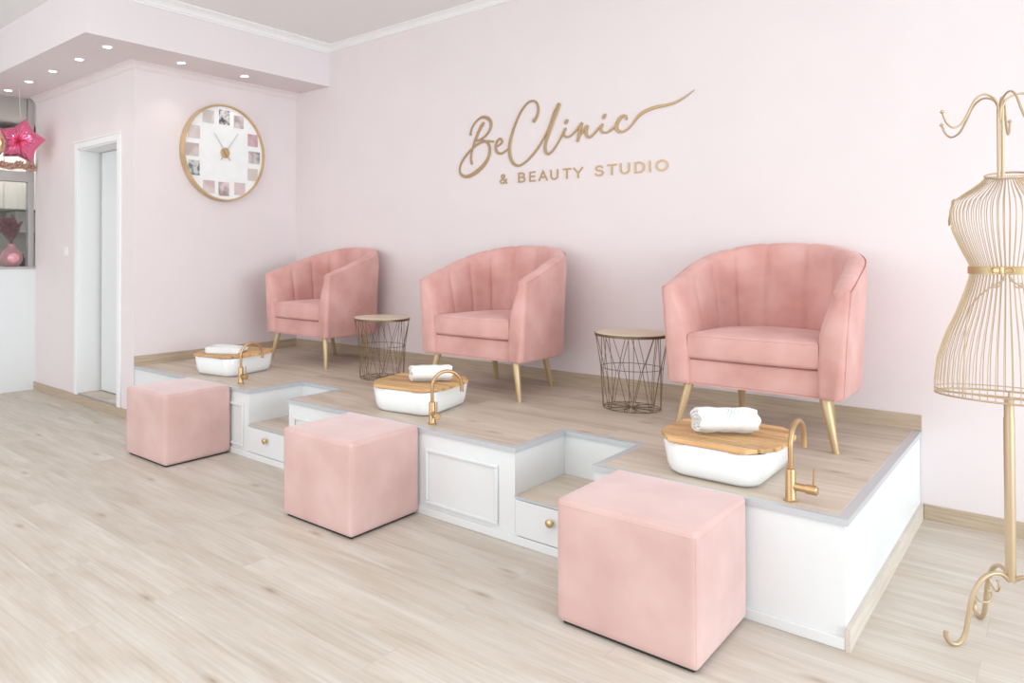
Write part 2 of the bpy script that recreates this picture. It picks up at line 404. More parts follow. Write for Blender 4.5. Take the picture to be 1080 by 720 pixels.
body = [(e, -e), (e, -A + q), (P1 - q, -A + q), (P1 - q, -A + ND + q), (P2L + q, -A + ND + q), (P2L + q, -A + q), (P2R - q, -A + q), (P2R - q, -A + ND + q), (P3L + q, -A + ND + q), (P3L + q, -A + q), (PR - q, -A + q), (PR - q, -e)]
MB().prism(body, 0.001, H - T).build('side_panelling', M['white_lacquer'], pod)
MB().box(e, PR - q, -A - 0.004, -A + q, 0.0005, 0.036).build('plinth_strip', M['white_lacquer'], pod, bevel=0.002)
def moulding(x0, x1, z0, z1):
    m = MB(); y0, y1 = -A - 0.004, -A + q; t = 0.016
    m.box(x0, x1, y0, y1, z1 - t, z1); m.box(x0, x1, y0, y1, z0, z0 + t); m.box(x0, x0 + t, y0, y1, z0 + t, z1 - t); m.box(x1 - t, x1, y0, y1, z0 + t, z1 - t)
    return m.build('panel_moulding', M['white_lacquer'], pod, bevel=0.004)
for x0, x1 in ((0.78, 1.335), (1.80, 2.42), (2.755, 3.155), (3.63, 4.0)):
    moulding(x0, x1, 0.055, 0.312)
for x0, x1 in ((P1, P2L), (P2R, P3L)):
    MB().box(x0 - q + 0.001, x1 + q - 0.001, -A + 0.002, -A + ND + q, 0.192, 0.2005).build('step_tread', M['deck'], pod)
    MB().box(x0 + 0.001, x1 - 0.001, -A - 0.002, -A + 0.0019, 0.190, 0.2006).build('tread_nosing', M['grey_trim'], pod)
    MB().box(x0 - q + 0.001, x1 + q - 0.001, -A + q, -A + ND + q, 0.001, 0.1915).build('step_box', M['white_lacquer'], pod)
    d = MB().box(x0 + 0.004, x1 - 0.004, -A - 0.003, -A + q - 0.0005, 0.040, 0.187).build('drawer', M['white_lacquer'], pod, bevel=0.002)
    k = MB()
    k.rings([[(x0 + (x1 - x0) * 0.5 + r * math.cos(2 * PI * i / 20), y, 0.135 + r * math.sin(2 * PI * i / 20)) for i in range(20)] for r, y in ((0.009, -A - 0.0025), (0.0075, -A - 0.012), (0.010, -A - 0.016), (0.0165, -A - 0.022), (0.0165, -A - 0.028), (0.010, -A - 0.033))])
    k.build('knob', M['brass'], d, 40)

# ------------------------------------------------------------------ tub armchairs
CW, CD, YS = 0.352, 0.665, 0.27
def u_path(n, off=0.0, half=CW, depth=CD, ys=YS, ex=2.5):
    pts = []
    raw = [(-half, y) for y in [ys * i / 40 for i in range(40)]]
    for i in range(0, 121):
        a = PI - PI * i / 120
        c, s_ = math.cos(a), math.sin(a)
        raw.append((half * math.copysign(abs(c) ** (2 / ex), c), ys + (depth - ys) * abs(s_) ** (2 / ex)))
    raw += [(half, ys * (39 - i) / 40) for i in range(40)]
    L = [0]
    for i in range(1, len(raw)): L.append(L[-1] + math.dist(raw[i], raw[i - 1]))
    j = 0
    for k in range(n + 1):
        t = L[-1] * k / n
        while j < len(L) - 2 and L[j + 1] < t: j += 1
        q_ = (t - L[j]) / max(1e-9, L[j + 1] - L[j])
        p = (raw[j][0] + (raw[j + 1][0] - raw[j][0]) * q_, raw[j][1] + (raw[j + 1][1] - raw[j][1]) * q_)
        d = (raw[j + 1][0] - raw[j][0], raw[j + 1][1] - raw[j][1]); l = math.hypot(*d)
        pts.append((p[0], p[1], d[0] / l, d[1] / l))      # position and tangent; outward normal = (-ty, tx)
    return pts
ZB = 0.212
def arm_h(u):                     # top height along the U, 0..1
    s_ = math.sin(PI * min(max(u, 0), 1))
    return 0.672 + 0.190 * min(1, s_ ** 1.15 * 1.02)
def make_chair():
    r = empty('tub_armchair', (0, 0, 0))
    NT, NCH = 144, 9
    path = u_path(NT)
    rings = []
    top_outer = []
    for k, (x, y, tx, ty) in enumerate(path):
        u = k / NT; nx, ny = -ty, tx
        h = arm_h(u)
        chan = (u * NCH) % 1.0; bulge = 1 - abs(2 * chan - 1) ** 6
        if u >= 1: bulge = 0
        b = 0.012 * bulge - 0.006
        back = math.sin(PI * u)
        tw = 0.033 + 0.013 * back                      # half thickness at the top
        bt = 0.095 + 0.01 * back                      # thickness at the bottom
        fl = 0.026 - 0.012 * back                                    # outward flare at the top
        sec = []
        def P(off, z): sec.append((x + nx * off, y + ny * off, z))
        for z, o in ((0.0, -0.022), (0.004, -0.010), (0.016, 0.0), (0.3, 0.006), (0.6, 0.013), (0.85, 0.021)):
            P(o, ZB + (h - 0.03 - ZB) * z if z > 0.02 else ZB + z)
        P(fl, h - 0.030); P(fl + 0.001, h - 0.016)
        c0 = fl - tw
        for a in (10, 35, 60, 90, 120, 145, 170):
            aa = math.radians(a)
            P(c0 + tw * 0.97 * math.cos(aa), h - 0.024 + 0.024 * math.sin(aa) + (0.6 * b if 40 < a < 150 else 0))
        zi = [(h - 0.05), (h - 0.05) * 0.75 + 0.44 * 0.25, (h - 0.05) * 0.5 + 0.44 * 0.5, (h - 0.05) * 0.25 + 0.44 * 0.75, 0.44, 0.36, 0.25, ZB + 0.002]
        tb = [0.0, 0.30, 0.58, 0.80, 0.95, 1.0, 1.0, 0.96]
        for z, t in zip(zi, tb):
            inn = (fl - 2 * tw) * (1 - t) + (-bt) * t
            P(inn - b * (1 if z > 0.4 else 0.3), z)
        rings.append(sec)
    # rounded ends
    def endcap(sec, dirn):
        out = []
        cx_ = sum(p[0] for p in sec) / len(sec); 
        for sh, fwd in ((0.006, 0.010), (0.016, 0.016)):
            ring = []
            for j, p in enumerate(sec):
                # centre line of the section at this height
                xm = cx_ * 0 + (p[0])
                opp = sec[len(sec) - 1 - j]
                mx_, mz_ = (p[0] + opp[0]) / 2, (p[2] + opp[2]) / 2
                d2 = Vector((mx_ - p[0], 0, 0))
                dd = d2.normalized() * min(sh, d2.length * 0.6) if d2.length > 1e-6 else Vector()
                zz = -sh if j in range(9, 14) else (sh * 0.6 if j in (0, len(sec) - 1) else 0)
                ring.append((p[0] + dd.x, p[1] - fwd, p[2] + zz))
            out.append(ring)
        return out
    s0 = endcap(rings[0], 1); s1 = endcap(rings[-1], -1)
    allr = [s0[1], s0[0]] + rings + [s1[0], s1[1]]
    MB().rings(allr, True, True).build('shell', M['velvet'], r, 50)
    # piping along the outer top edge and down both fronts
    pp = [(rings[k][7][0], rings[k][7][1], rings[k][7][2]) for k in range(0, NT + 1, 2)]
    f0 = [(rings[0][j][0], -0.002, rings[0][j][2]) for j in range(2, 8)]
    f1 = [(rings[-1][j][0], -0.002, rings[-1][j][2]) for j in range(7, 1, -1)]
    MB().tube(f0 + pp + f1, 0.0024, 6).build('piping', M['velvet'], r, 60)
    # under panel
    inner = u_path(60, half=CW - 0.03, depth=CD - 0.03)
    MB().prism([(p[0], p[1] + 0.012) for p in inner], ZB + 0.0005, ZB + 0.006).build('underside', M['velvet'], r)
    # front rail and seat cushion
    def slab(name, yf, z0, z1, half, rad, bow):
        rings_ = []
        base = u_path(60, half=half, depth=CD - 0.09, ys=YS)
        pl = [(p[0], max(p[1], 0.0) + yf if p[1] < 0.001 else p[1]) for p in base]
        n = 12
        front = [(half - 2 * half * i / n, yf - bow * (1 - (2 * i / n - 1) ** 2)) for i in range(1, n)]
        poly = pl + front
        for dz, ins in ((0, rad), (0.0025, rad * 0.45), (rad * 0.6, rad * 0.1), (rad, 0)):
            rings_.append((z0 + dz, ins))
        for dz, ins in ((rad, 0), (rad * 0.6, rad * 0.1), (0.0025, rad * 0.45), (0, rad)):
            rings_.append((z1 - dz, ins))
        cx_, cy_ = 0, 0.28
        R_ = []
        for z, ins in rings_:
            rr = []
            for x, y in poly:
                d = Vector((cx_ - x, cy_ - y)); l = d.length
                rr.append((x + d.x / l * ins, y + d.y / l * ins, z))
            R_.append(rr)
        # crowned top
        R_.append([(x * 0.6, cy_ + (y - cy_) * 0.6, z + 0.012) for x, y, z in R_[-1]])
        mb_ = MB().rings(R_, True, True)
        return mb_.build(name, M['velvet'], r, 50), poly
    slab('front_rail', 0.012, ZB + 0.004, 0.328, CW - 0.088, 0.008, 0.0)
    cu, poly = slab('seat_cushion', -0.004, 0.332, 0.448, CW - 0.09, 0.018, 0.012)
    n = 12; half = CW - 0.094
    line = [(half - 2 * half * i / n, -0.003 - 0.012 * (1 - (2 * i / n - 1) ** 2), 0.437) for i in range(0, n + 1)]
    MB().tube(line, 0.003, 6).build('cushion_piping', M['velvet'], cu, 60)
    for x, y, dx, dy in ((-0.275, 0.045, -0.045, -0.035), (0.275, 0.045, 0.045, -0.035), (-0.185, 0.50, -0.015, 0.06), (0.185, 0.50, 0.015, 0.06)):
        rs = []
        for t, rad in ((0, 0.0105), (0.02, 0.0125), (1, 0.021)):
            rs.append([(x + dx * (1 - t) + rad * math.cos(2 * PI * i / 18), y + dy * (1 - t) + rad * math.sin(2 * PI * i / 18), ZB * t - (0.003 if t == 1 else 0)) for i in range(18)])
        MB().rings(rs).build('leg', M['leg'], r, 40)
    return r
CH = [((3.912, -0.732, H), 0, 'pink velvet tub armchair at the right end of the podium, closest to the wire mannequin'),
      ((2.427, -0.740, H), 0, 'pink velvet tub armchair in the middle, below the wall lettering'),
      ((0.800, -0.675, H), math.radians(-1.5), 'pink velvet tub armchair in the left corner, nearest the round clock')]
ch = make_chair()
for i, (loc, rz, lab) in enumerate(CH):
    o = ch if i == 0 else copy_tree(ch)
    o.location = loc; o.rotation_euler = (0, 0, rz); tag(o, lab, 'armchair', 'pink tub armchairs on the podium')

# ------------------------------------------------------------------ cube poufs
def rounded_box(w, d, z0, z1, rad, puff=0.0, n=10):
    # superquadric-like box from a subdivided cube with rounded edges
    vs = []; fs = []
    mb_ = MB()
    hx, hy, hz = w / 2, d / 2, (z1 - z0) / 2; zc = (z0 + z1) / 2
    def coords(m):
        c = [-1 + 2 * i / m for i in range(m + 1)]
        return c
    faces = [((1, 0, 0), (0, 1, 0), (0, 0, 1)), ((-1, 0, 0), (0, -1, 0), (0, 0, 1)), ((0, 1, 0), (-1, 0, 0), (0, 0, 1)), ((0, -1, 0), (1, 0, 0), (0, 0, 1)), ((0, 0, 1), (1, 0, 0), (0, 1, 0)), ((0, 0, -1), (1, 0, 0), (0, -1, 0))]
    m = 24
    cs = [math.copysign(1 - (1 - abs(c)) ** 1.6, c) if c else 0 for c in coords(m)]
    for nrm, a, b in faces:
        nrm, a, b = Vector(nrm), Vector(a), Vector(b)
        g_ = []
        for j in cs:
            for i in cs:
                p = nrm + a * i + b * j
                q_ = Vector((p.x * hx, p.y * hy, p.z * hz))
                core = Vector((max(-hx + rad, min(hx - rad, q_.x)), max(-hy + rad, min(hy - rad, q_.y)), max(-hz + rad, min(hz - rad, q_.z))))
                dlt = q_ - core
                if dlt.length > 1e-9: q_ = core + dlt.normalized() * rad
                q_ += nrm * puff * (1 - i * i) * (1 - j * j)
                g_.append((q_.x, q_.y, q_.z + zc))
        n0 = m + 1
        mb_.add(g_, [(y * n0 + x, y * n0 + x + 1, (y + 1) * n0 + x + 1, (y + 1) * n0 + x) for y in range(m) for x in range(m)])
    return mb_
def weld(o):
    import bmesh
    bm = bmesh.new(); bm.from_mesh(o.data); bmesh.ops.remove_doubles(bm, verts=bm.verts, dist=1e-5); bmesh.ops.recalc_face_normals(bm, faces=bm.faces); bm.to_mesh(o.data); bm.free()
    for p in o.data.polygons: p.use_smooth = True
    return o
def make_pouf():
    r = empty('cube_pouf', (0, 0, 0)); w_ = 0.449
    weld(rounded_box(w_, w_, 0.010, 0.411, 0.017, 0.004).build('upholstery', M['pouf'], r))
    weld(rounded_box(w_ - 0.03, w_ - 0.03, 0.0, 0.02, 0.004).build('base', M['dark'], r))
    s_ = w_ / 2 - 0.0005
    sm = MB()
    z = 0.392
    loop = [(-s_ + 0.017, -s_, z), (s_ - 0.017, -s_, z), (s_ - 0.005, -s_ + 0.005, z), (s_, -s_ + 0.017, z), (s_, s_ - 0.017, z), (s_ - 0.005, s_ - 0.005, z), (s_ - 0.017, s_, z), (-s_ + 0.017, s_, z), (-s_ + 0.005, s_ - 0.005, z), (-s_, s_ - 0.017, z), (-s_, -s_ + 0.017, z), (-s_ + 0.005, -s_ + 0.005, z)]
    sm.tube(loop, 0.0022, 6, closed=True)
    k = s_ - 0.0048
    for sx, sy in ((-1, -1), (1, -1), (1, 1), (-1, 1)):
        sm.tube([(sx * k, sy * k, 0.03), (sx * k, sy * k, z)], 0.0022, 6)
    sm.build('seam', M['pouf'], r, 60)
    return r
pf = make_pouf()
for i, (x, y, a, lab) in enumerate([(3.9185, -1.7795, 0.0045, 'pink velvet cube pouf in the right foreground, largest in view'), (2.501, -1.779, 0.0107, 'pink velvet cube pouf in the middle, in front of the second foot tub'), (0.998, -1.780, 0.0111, 'pink velvet cube pouf at the left, nearest the doorway')]):
    o = pf if i == 0 else copy_tree(pf)
    o.location = (x, y, 0); o.rotation_euler = (0, 0, a); tag(o, lab, 'pouf', 'cube poufs in front of the podium')

# ------------------------------------------------------------------ foot tubs
def rrect(w, d, rad, n=6):
    pts = []
    for cx_, cy_, a0 in ((w / 2 - rad, d / 2 - rad, 0), (-w / 2 + rad, d / 2 - rad, 90), (-w / 2 + rad, -d / 2 + rad, 180), (w / 2 - rad, -d / 2 + rad, 270)):
        for i in range(n + 1):
            a = math.radians(a0 + 90 * i / n); pts.append((cx_ + rad * math.cos(a), cy_ + rad * math.sin(a)))
    return pts
def make_tub(w_, d_):
    r = empty('foot_tub', (0, 0, 0))
    rs = []
    for z, ins, rad in ((0.0, 0.045, 0.05), (0.004, 0.030, 0.06), (0.018, 0.016, 0.065), (0.045, 0.008, 0.07), (0.120, 0.0, 0.07), (0.123, 0.002, 0.07), (0.123, 0.009, 0.065), (0.113, 0.012, 0.062), (0.045, 0.022, 0.06), (0.02, 0.05, 0.05)):
        rs.append([(x, y, z) for x, y in rrect(w_ - 2 * ins, d_ - 2 * ins, rad)])
    MB().rings(rs).build('basin', M['ceramic'], r, 50)
    return r
def make_lid(w_, d_):
    r = empty('slatted_lid', (0, 0, 0))
    ns = 9; W2 = w_ / 2 + 0.03; D2 = d_ / 2 + 0.018; pitch = 2 * D2 / ns
    for i in range(ns):
        y0 = -D2 + pitch * i + 0.005; y1 = -D2 + pitch * (i + 1) - 0.005
        def ext(y):     # half length of the slats: chamfered corners, small steps
            t = abs(y) / D2
            return W2 - 0.075 * max(0, (t - 0.5) / 0.5) 
        ym = (y0 + y1) / 2; a, b = ext(y0), ext(y1)
        MB().prism([(-a, y0), (a, y0), (b, y1), (-b, y1)], 0.0042, 0.019).build('slat', M['acacia'], r, bevel=0.002)
    for x in (-w_ * 0.27, w_ * 0.27):
        MB().box(x - 0.016, x + 0.016, -D2 + 0.004, D2 - 0.004, 0.0, 0.004).build('batten', M['acacia'], r, bevel=0.001)
    return r
def spiral_towel(L_, R_, seed, squash=0.85):
    # rolled towel along local x: outer surface + wound end spirals
    rng = random.Random(seed)
    r = None
    mb_ = MB(); n = 40; prof = []
    turns = 3.2; pts = []
    N = 120
    for i in range(N + 1):
        t = i / N; a = -turns * 2 * PI * t; rad = 0.008 + (R_ - 0.008) * t
        pts.append((rad * math.cos(a), rad * math.sin(a) * squash))
    th = (R_ - 0.008) / turns * 0.42
    inner = []
    for i, (y, z) in enumerate(pts):
        l = math.hypot(y, z); inner.append((y * (l - th * 1.6) / l if l > th * 2 else y * 0.4, z * (l - th * 1.6) / l if l > th * 2 else z * 0.4))
    loop = pts + inner[::-1]
    rings = []
    K = 16
    for k in range(K + 1):
        x = -L_ / 2 + L_ * k / K
        sc = 1 + 0.025 * math.sin(k * 1.3 + seed) + 0.02 * math.sin(k * 0.6 + seed * 2)
        e_ = min(k, K - k)
        if e_ == 0: sc *= 0.95
        rings.append([(x + (0.004 * math.sin(6 * math.atan2(z, y) + seed) if e_ == 0 else 0), y * sc, z * sc) for y, z in loop])
    mb_.rings(rings, True, False)
    # end caps as strips between outer and inner
    m_ = len(loop)
    for base, flip in ((0, 1), (K * m_, 0)):
        for i in range(N):
            f = (base + i, base + i + 1, base + m_ - 2 - i, base + m_ - 1 - i)
            mb_.f.append(f if flip else f[::-1])
    return mb_
def make_tap():
    r = empty('brass_tap', (0, 0, 0))
    MB().lathe([(0.021, 0), (0.021, 0.004), (0.017, 0.007), (0.0158, 0.010), (0.0158, 0.10), (0.014, 0.105), (0.009, 0.107)], 24).build('body', M['tap'], r, 40)
    R_ = 0.075; zc = 0.175
    pts = [(0, 0, 0.10), (0, 0, 0.13), (0, 0, zc)] + [(0, R_ - R_ * math.cos(PI * i / 16), zc + R_ * math.sin(PI * i / 16)) for i in range(1, 17)] + [(0, 2 * R_, zc - 0.02)]
    MB().tube(pts, 0.0082, 14).build('spout', M['tap'], r, 60)
    MB().tube([(0, 2 * R_, zc - 0.018), (0, 2 * R_, zc - 0.026)], 0.0094, 14).build('aerator', M['tap'], r, 40)
    h = MB(); h.rings([[(x, 0 + rr * math.cos(2 * PI * i / 18), 0.05 + rr * math.sin(2 * PI * i / 18)) for i in range(18)] for x, rr in ((0.012, 0.013), (0.045, 0.013), (0.046, 0.0155), (0.075, 0.0155), (0.078, 0.012))])
    hb = h.build('mixer_handle', M['tap'], r, 40)
    MB().tube([(0.066, 0, 0.06), (0.068, 0.0, 0.118)], [0.0038, 0.003], 8).build('lever', M['tap'], hb, 50)
    return r
TUB_WORD = ['right hand', 'middle', 'left']
TUBS = [((3.988, -1.255), 0.0, 0.348, 0.44, (4.253, -1.474), math.radians(-2)), ((2.43, -1.185), math.radians(10), 0.37, 0.46, (2.72, -1.45), math.radians(-32)), ((0.745, -1.19), math.radians(11), 0.37, 0.46, (1.168, -1.44), math.radians(-10))]
tap0 = None
for i, ((x, y), rz, w_, d_, (tx_, ty_), tr) in enumerate(TUBS):
    wd = ['in front of the right armchair', 'in front of the middle armchair', 'in front of the left corner armchair'][i]
    t = make_tub(w_, d_); t.location = (x, y, H); t.rotation_euler = (0, 0, rz)
    tag(t, 'white rounded foot tub ' + wd, 'foot tub', 'foot tubs on the podium')
    l = make_lid(w_, d_); l.location = (x, y, H + 0.1232); l.rotation_euler = (0, 0, rz)
    tag(l, 'slatted acacia wood lid on the tub ' + wd, 'lid', 'slatted tub lids')
    tp = make_tap() if tap0 is None else copy_tree(tap0)
    tap0 = tap0 or tp
    tp.location = (tx_, ty_, H); tp.rotation_euler = (0, 0, tr)
    tag(tp, 'brass gooseneck tap beside the tub ' + wd, 'tap', 'brass taps on the podium edge')
ZT = H + 0.1232 + 0.019
tw = spiral_towel(0.210, 0.061, 3).build('rolled_towel', M['towel'], None, 60)
tw.location = (3.995, -1.30, ZT + 0.053); tw.rotation_euler = (0, 0, math.radians(40))
tag(tw, 'rolled white towel with grey lettering marks on the right tub lid', 'towel', 'white towels on the tub lids')
em = MB()
random.seed(4)
for k in range(5):   # faint embroidered marks on the outer wrap
    x0 = -0.02 + 0.008 * k
    pts = []
    for j in range(6):
        a = math.radians(158 - 8 * j + 6 * math.sin(k * 2))
        rr = 0.0615
        pts.append((x0 + 0.003 * math.sin(j * 2 + k) + 0.004 * j, -abs(rr * math.cos(a)) * (1 if math.cos(a) < 0 else -1), rr * math.sin(a) * 0.85 + 0.001))
    em.tube(pts, 0.0011, 5)
em.build('embroidery', M['embroidery'], tw, 60)
tw2 = spiral_towel(0.215, 0.054, 8).build('rolled_towel', M['towel'], None, 60)
tw2.location = (2.50, -1.19, ZT + 0.0465); tw2.rotation_euler = (0, 0, math.radians(52))
tag(tw2, 'plain rolled white towel on the middle tub lid', 'towel', 'white towels on the tub lids')
# folded towel on the left tub
ft = MB(); K = 14
lay = [(-0.115, 0.0), (0.10, 0.0), (0.115, 0.010), (0.112, 0.022), (0.095, 0.030), (-0.06, 0.031), (-0.075, 0.036), (-0.06, 0.042), (0.06, 0.046), (0.085, 0.043), (0.105, 0.035), (0.128, 0.022), (0.130, 0.008), (0.12, -0.0), ]
rs = []
for k in range(K + 1):
    y = -0.085 + 0.17 * k / K; e_ = min(k, K - k); s_ = 0.93 if e_ == 0 else 1
    out = [(-0.118, 0.001), (0.118, 0.001), (0.128, 0.008), (0.130, 0.020), (0.120, 0.032), (0.10, 0.038 + 0.004 * math.sin(k * 0.9)), (0.03, 0.041 + 0.005 * math.sin(k * 0.7 + 1)), (-0.05, 0.040 + 0.004 * math.sin(k * 0.5 + 2)), (-0.10, 0.044), (-0.122, 0.036), (-0.127, 0.026), (-0.118, 0.021), (-0.127, 0.015), (-0.128, 0.007)]
    rs.append([(x * s_, y + 0.006 * math.sin(z * 90), max(0.0005, z * (s_ if z > 0.01 else 1))) for x, z in out])
f1 = ft.rings(rs).build('folded_towel', M['towel'], None, 50)
f1.location = (0.75, -1.26, ZT + 0.0005); f1.rotation_euler = (0, 0, math.radians(35))
tag(f1, 'loosely folded flat white towel on the left tub lid', 'towel', 'white towels on the tub lids')

# ------------------------------------------------------------------ wire basket tables
def make_table():
    r = empty('wire_side_table', (0, 0, 0)); ht = 0.40
    MB().lathe([(0.176, ht - 0.012), (0.181, ht - 0.010), (0.182, ht - 0.004), (0.179, ht), ], 56).build('tabletop', M['oak_top'], r, 40)
    MB().lathe([(0.178, ht - 0.018), (0.1845, ht - 0.018), (0.1845, ht - 0.005), (0.1825, ht - 0.005)], 56, cap=False).build('rim', M['bronze'], r, 40)
    wr = MB(); w = 0.0017; zt, zm, zb = ht - 0.018, 0.215, 0.005
    def ring(R_, z): wr.tube([(R_ * math.cos(2 * PI * i / 40), R_ * math.sin(2 * PI * i / 40), z) for i in range(40)], w, 6, closed=True)
    Rt, Rm, Rb = 0.179, 0.155, 0.143
    ring(Rt, zt); ring(Rm, zm); ring(Rb, zb)
    def p(R_, a, z): return (R_ * math.cos(a), R_ * math.sin(a), z)
    n = 8
    for i in range(n):
        a = 2 * PI * i / n + 0.15; d = 0.09; hstep = PI / n
        for sg in (-1, 1):
            wr.tube([p(Rt, a + sg * d, zt), p(Rm, a + sg * (hstep - 0.03), zm), p(Rb, a + sg * 0.06 , zb)], w, 6)
            # looped petals in the bottom
            lp = [p(Rb, a + sg * 0.06, zb), p(Rb * 0.75, a + sg * 0.30, zb), p(Rb * 0.4, a + sg * 0.34, zb), p(0.012, a + sg * 0.2, zb)]
            wr.tube(catmull(lp, 4), w, 6)
    for i in range(n):
        a = 2 * PI * i / n + 0.15
        wr.tube([p(Rt, a, zt), p(Rm, a, zm), p(Rb, a, zb)], w, 6)
    wr.tube([p(0.018, 2 * PI * i / 16, zb) for i in range(16)], w, 6, closed=True)
    wr.build('wire_basket', M['bronze'], r, 60)
    return r
tb = make_table()
for i, (x, y, a, lab) in enumerate([(3.255, -0.452, 0.2, 'round bronze wire side table between the middle and right armchairs'), (1.665, -0.675, 0.5, 'round bronze wire side table between the left and middle armchairs')]):
    o = tb if i == 0 else copy_tree(tb)
    o.location = (x, y, H); o.rotation_euler = (0, 0, a); tag(o, lab, 'side table', 'wire basket side tables')

# ------------------------------------------------------------------ wall sign
SCRIPT_STROKES = [[(2.004, 2.116, 0.0105), (1.979, 2.086, 0.011), (1.949, 2.034, 0.0105), (1.924, 1.981, 0.008), (1.905, 1.927, 0.007), (1.898, 1.882, 0.008), (1.904, 1.848, 0.01)], [(1.895, 2.051, 0.009), (1.905, 2.09, 0.0065), (1.937, 2.132, 0.006), (1.986, 2.159, 0.008), (2.028, 2.153, 0.0115), (2.062, 2.126, 0.011), (2.066, 2.086, 0.009), (2.043, 2.045, 0.007), (2.001, 2.016, 0.006), (1.946, 2.0, 0.005)], [(1.946, 2.0, 0.005), (1.997, 2.002, 0.006), (2.037, 1.979, 0.008), (2.057, 1.942, 0.009), (2.049, 1.883, 0.01), (2.012, 1.831, 0.012), (1.954, 1.789, 0.014), (1.885, 1.76, 0.012), (1.829, 1.765, 0.009), (1.801, 1.798, 0.007), (1.81, 1.849, 0.007), (1.854, 1.906, 0.0075), (1.917, 1.956, 0.0075), (1.973, 1.983, 0.007), (2.034, 1.99, 0.007), (2.087, 1.981, 0.006)], [(2.102, 1.942, 0.005), (2.137, 1.952, 0.0055), (2.158, 1.973, 0.008), (2.144, 1.994, 0.007), (2.118, 1.98, 0.008), (2.105, 1.942, 0.009), (2.116, 1.906, 0.009), (2.151, 1.893, 0.007), (2.192, 1.911, 0.006), (2.224, 1.935, 0.0045)], [(2.405, 2.082, 0.0125), (2.426, 2.108, 0.009), (2.437, 2.153, 0.0075), (2.425, 2.196, 0.0065), (2.395, 2.215, 0.0065), (2.351, 2.202, 0.0065), (2.301, 2.148, 0.007), (2.261, 2.076, 0.008), (2.232, 2.002, 0.0095), (2.215, 1.926, 0.0115), (2.223, 1.857, 0.0105), (2.251, 1.812, 0.009), (2.291, 1.799, 0.007), (2.34, 1.819, 0.0065), (2.395, 1.862, 0.0075), (2.447, 1.919, 0.0065), (2.49, 1.982, 0.0055), (2.522, 2.044, 0.0055), (2.551, 2.114, 0.0065), (2.579, 2.159, 0.007)], [(2.586, 2.16, 0.014), (2.569, 2.121, 0.016), (2.54, 2.06, 0.015), (2.513, 1.989, 0.011), (2.489, 1.926, 0.01), (2.487, 1.879, 0.0095), (2.505, 1.855, 0.0075), (2.536, 1.869, 0.0065), (2.573, 1.912, 0.0055), (2.604, 1.959, 0.006), (2.63, 2.002, 0.0065)], [(2.63, 2.002, 0.0085), (2.619, 1.974, 0.0075), (2.634, 1.951, 0.0065), (2.666, 1.954, 0.0065), (2.704, 1.982, 0.0065), (2.742, 2.023, 0.009)], [(2.641, 2.052, 0.0105), (2.634, 2.041, 0.01)], [(2.744, 2.019, 0.009), (2.729, 1.977, 0.009), (2.716, 1.919, 0.0095)], [(2.717, 1.923, 0.0075), (2.722, 1.942, 0.008), (2.747, 1.969, 0.0075), (2.779, 2.001, 0.01), (2.771, 1.956, 0.0095), (2.789, 1.932, 0.008), (2.815, 1.94, 0.006), (2.852, 1.977, 0.006), (2.879, 1.998, 0.006)], [(2.879, 1.998, 0.008), (2.869, 1.974, 0.008), (2.879, 1.953, 0.0065), (2.908, 1.947, 0.0055), (2.943, 1.964, 0.006), (2.968, 1.983, 0.006)], [(2.896, 2.054, 0.0085), (2.888, 2.04, 0.0095)], [(3.031, 2.013, 0.0075), (3.026, 2.032, 0.0065), (3.003, 2.031, 0.0095), (2.978, 2.003, 0.0105), (2.968, 1.971, 0.0105), (2.981, 1.946, 0.0085), (3.012, 1.94, 0.0065), (3.051, 1.961, 0.0055), (3.085, 1.999, 0.007), (3.112, 2.025, 0.0085), (3.152, 2.045, 0.0095), (3.208, 2.058, 0.009), (3.271, 2.061, 0.0075), (3.325, 2.071, 0.006), (3.377, 2.094, 0.004), (3.422, 2.122, 0.0015)]]

sg = empty('wall_lettering', (0, 0, 0), 0, 'gold script and capital lettering fixed to the pink wall above the middle armchair', 'sign')
def stroke(mb_, pts, yc, dep=0.0022, n=10):
    c = catmull(pts, 6); m = len(c); rings = []
    for k in range(m):
        a, b = c[max(k - 1, 0)], c[min(k + 1, m - 1)]
        dx, dz = b[0] - a[0], b[1] - a[1]; l = math.hypot(dx, dz) or 1e-6
        px, pz = -dz / l, dx / l; w = max(c[k][2], 0.0012)
        rings.append([(c[k][0] + px * w * q_, yc - 0.0005 * k / m + yy * dep, c[k][1] + pz * w * q_) for q_, yy in ((-1, 1.0), (-1, -0.6), (-0.8, -1), (0.8, -1), (1, -0.6), (1, 1.0))])
    def cap(i0, i1):
        p0, p1 = c[i0], c[i1]; d = Vector((p0[0] - p1[0], p0[1] - p1[1]))
        d = d.normalized() if d.length > 1e-6 else Vector((0, 0)); w = max(p0[2], 0.0012)
        res = []
        for t in (0.5, 0.85, 1.0):
            s_ = math.sqrt(max(0, 1 - t * t)) * 0.98 + 0.02
            res.append([(x + d[0] * w * t if True else x, y, z + d[1] * w * t) for x, y, z in [(p0[0] + (q[0] - p0[0]) * s_, q[1], p0[1] + (q[2] - p0[1]) * s_) for q in rings[i0]]])
        return res
    e0 = cap(0, 1)[::-1]; e1 = cap(m - 1, m - 2)
    mb_.rings(e0 + rings + e1)
names_ = ['letter'] * len(SCRIPT_STROKES)
for idx in [(0, 1, 2), (3,), (4,), (5,), (6, 7), (8, 9), (10, 11), (12,)]:
    mb_ = MB()
    for j in idx: stroke(mb_, SCRIPT_STROKES[j], -0.0045 - 0.0006 * (j % 3))
    mb_.build('letter', M['sign'], sg)
def arc(cx_, cz_, rx, rz_, a0, a1, n=14):
    return [(cx_ + rx * math.cos(math.radians(a0 + (a1 - a0) * i / n)), cz_ + rz_ * math.sin(math.radians(a0 + (a1 - a0) * i / n))) for i in range(n + 1)]
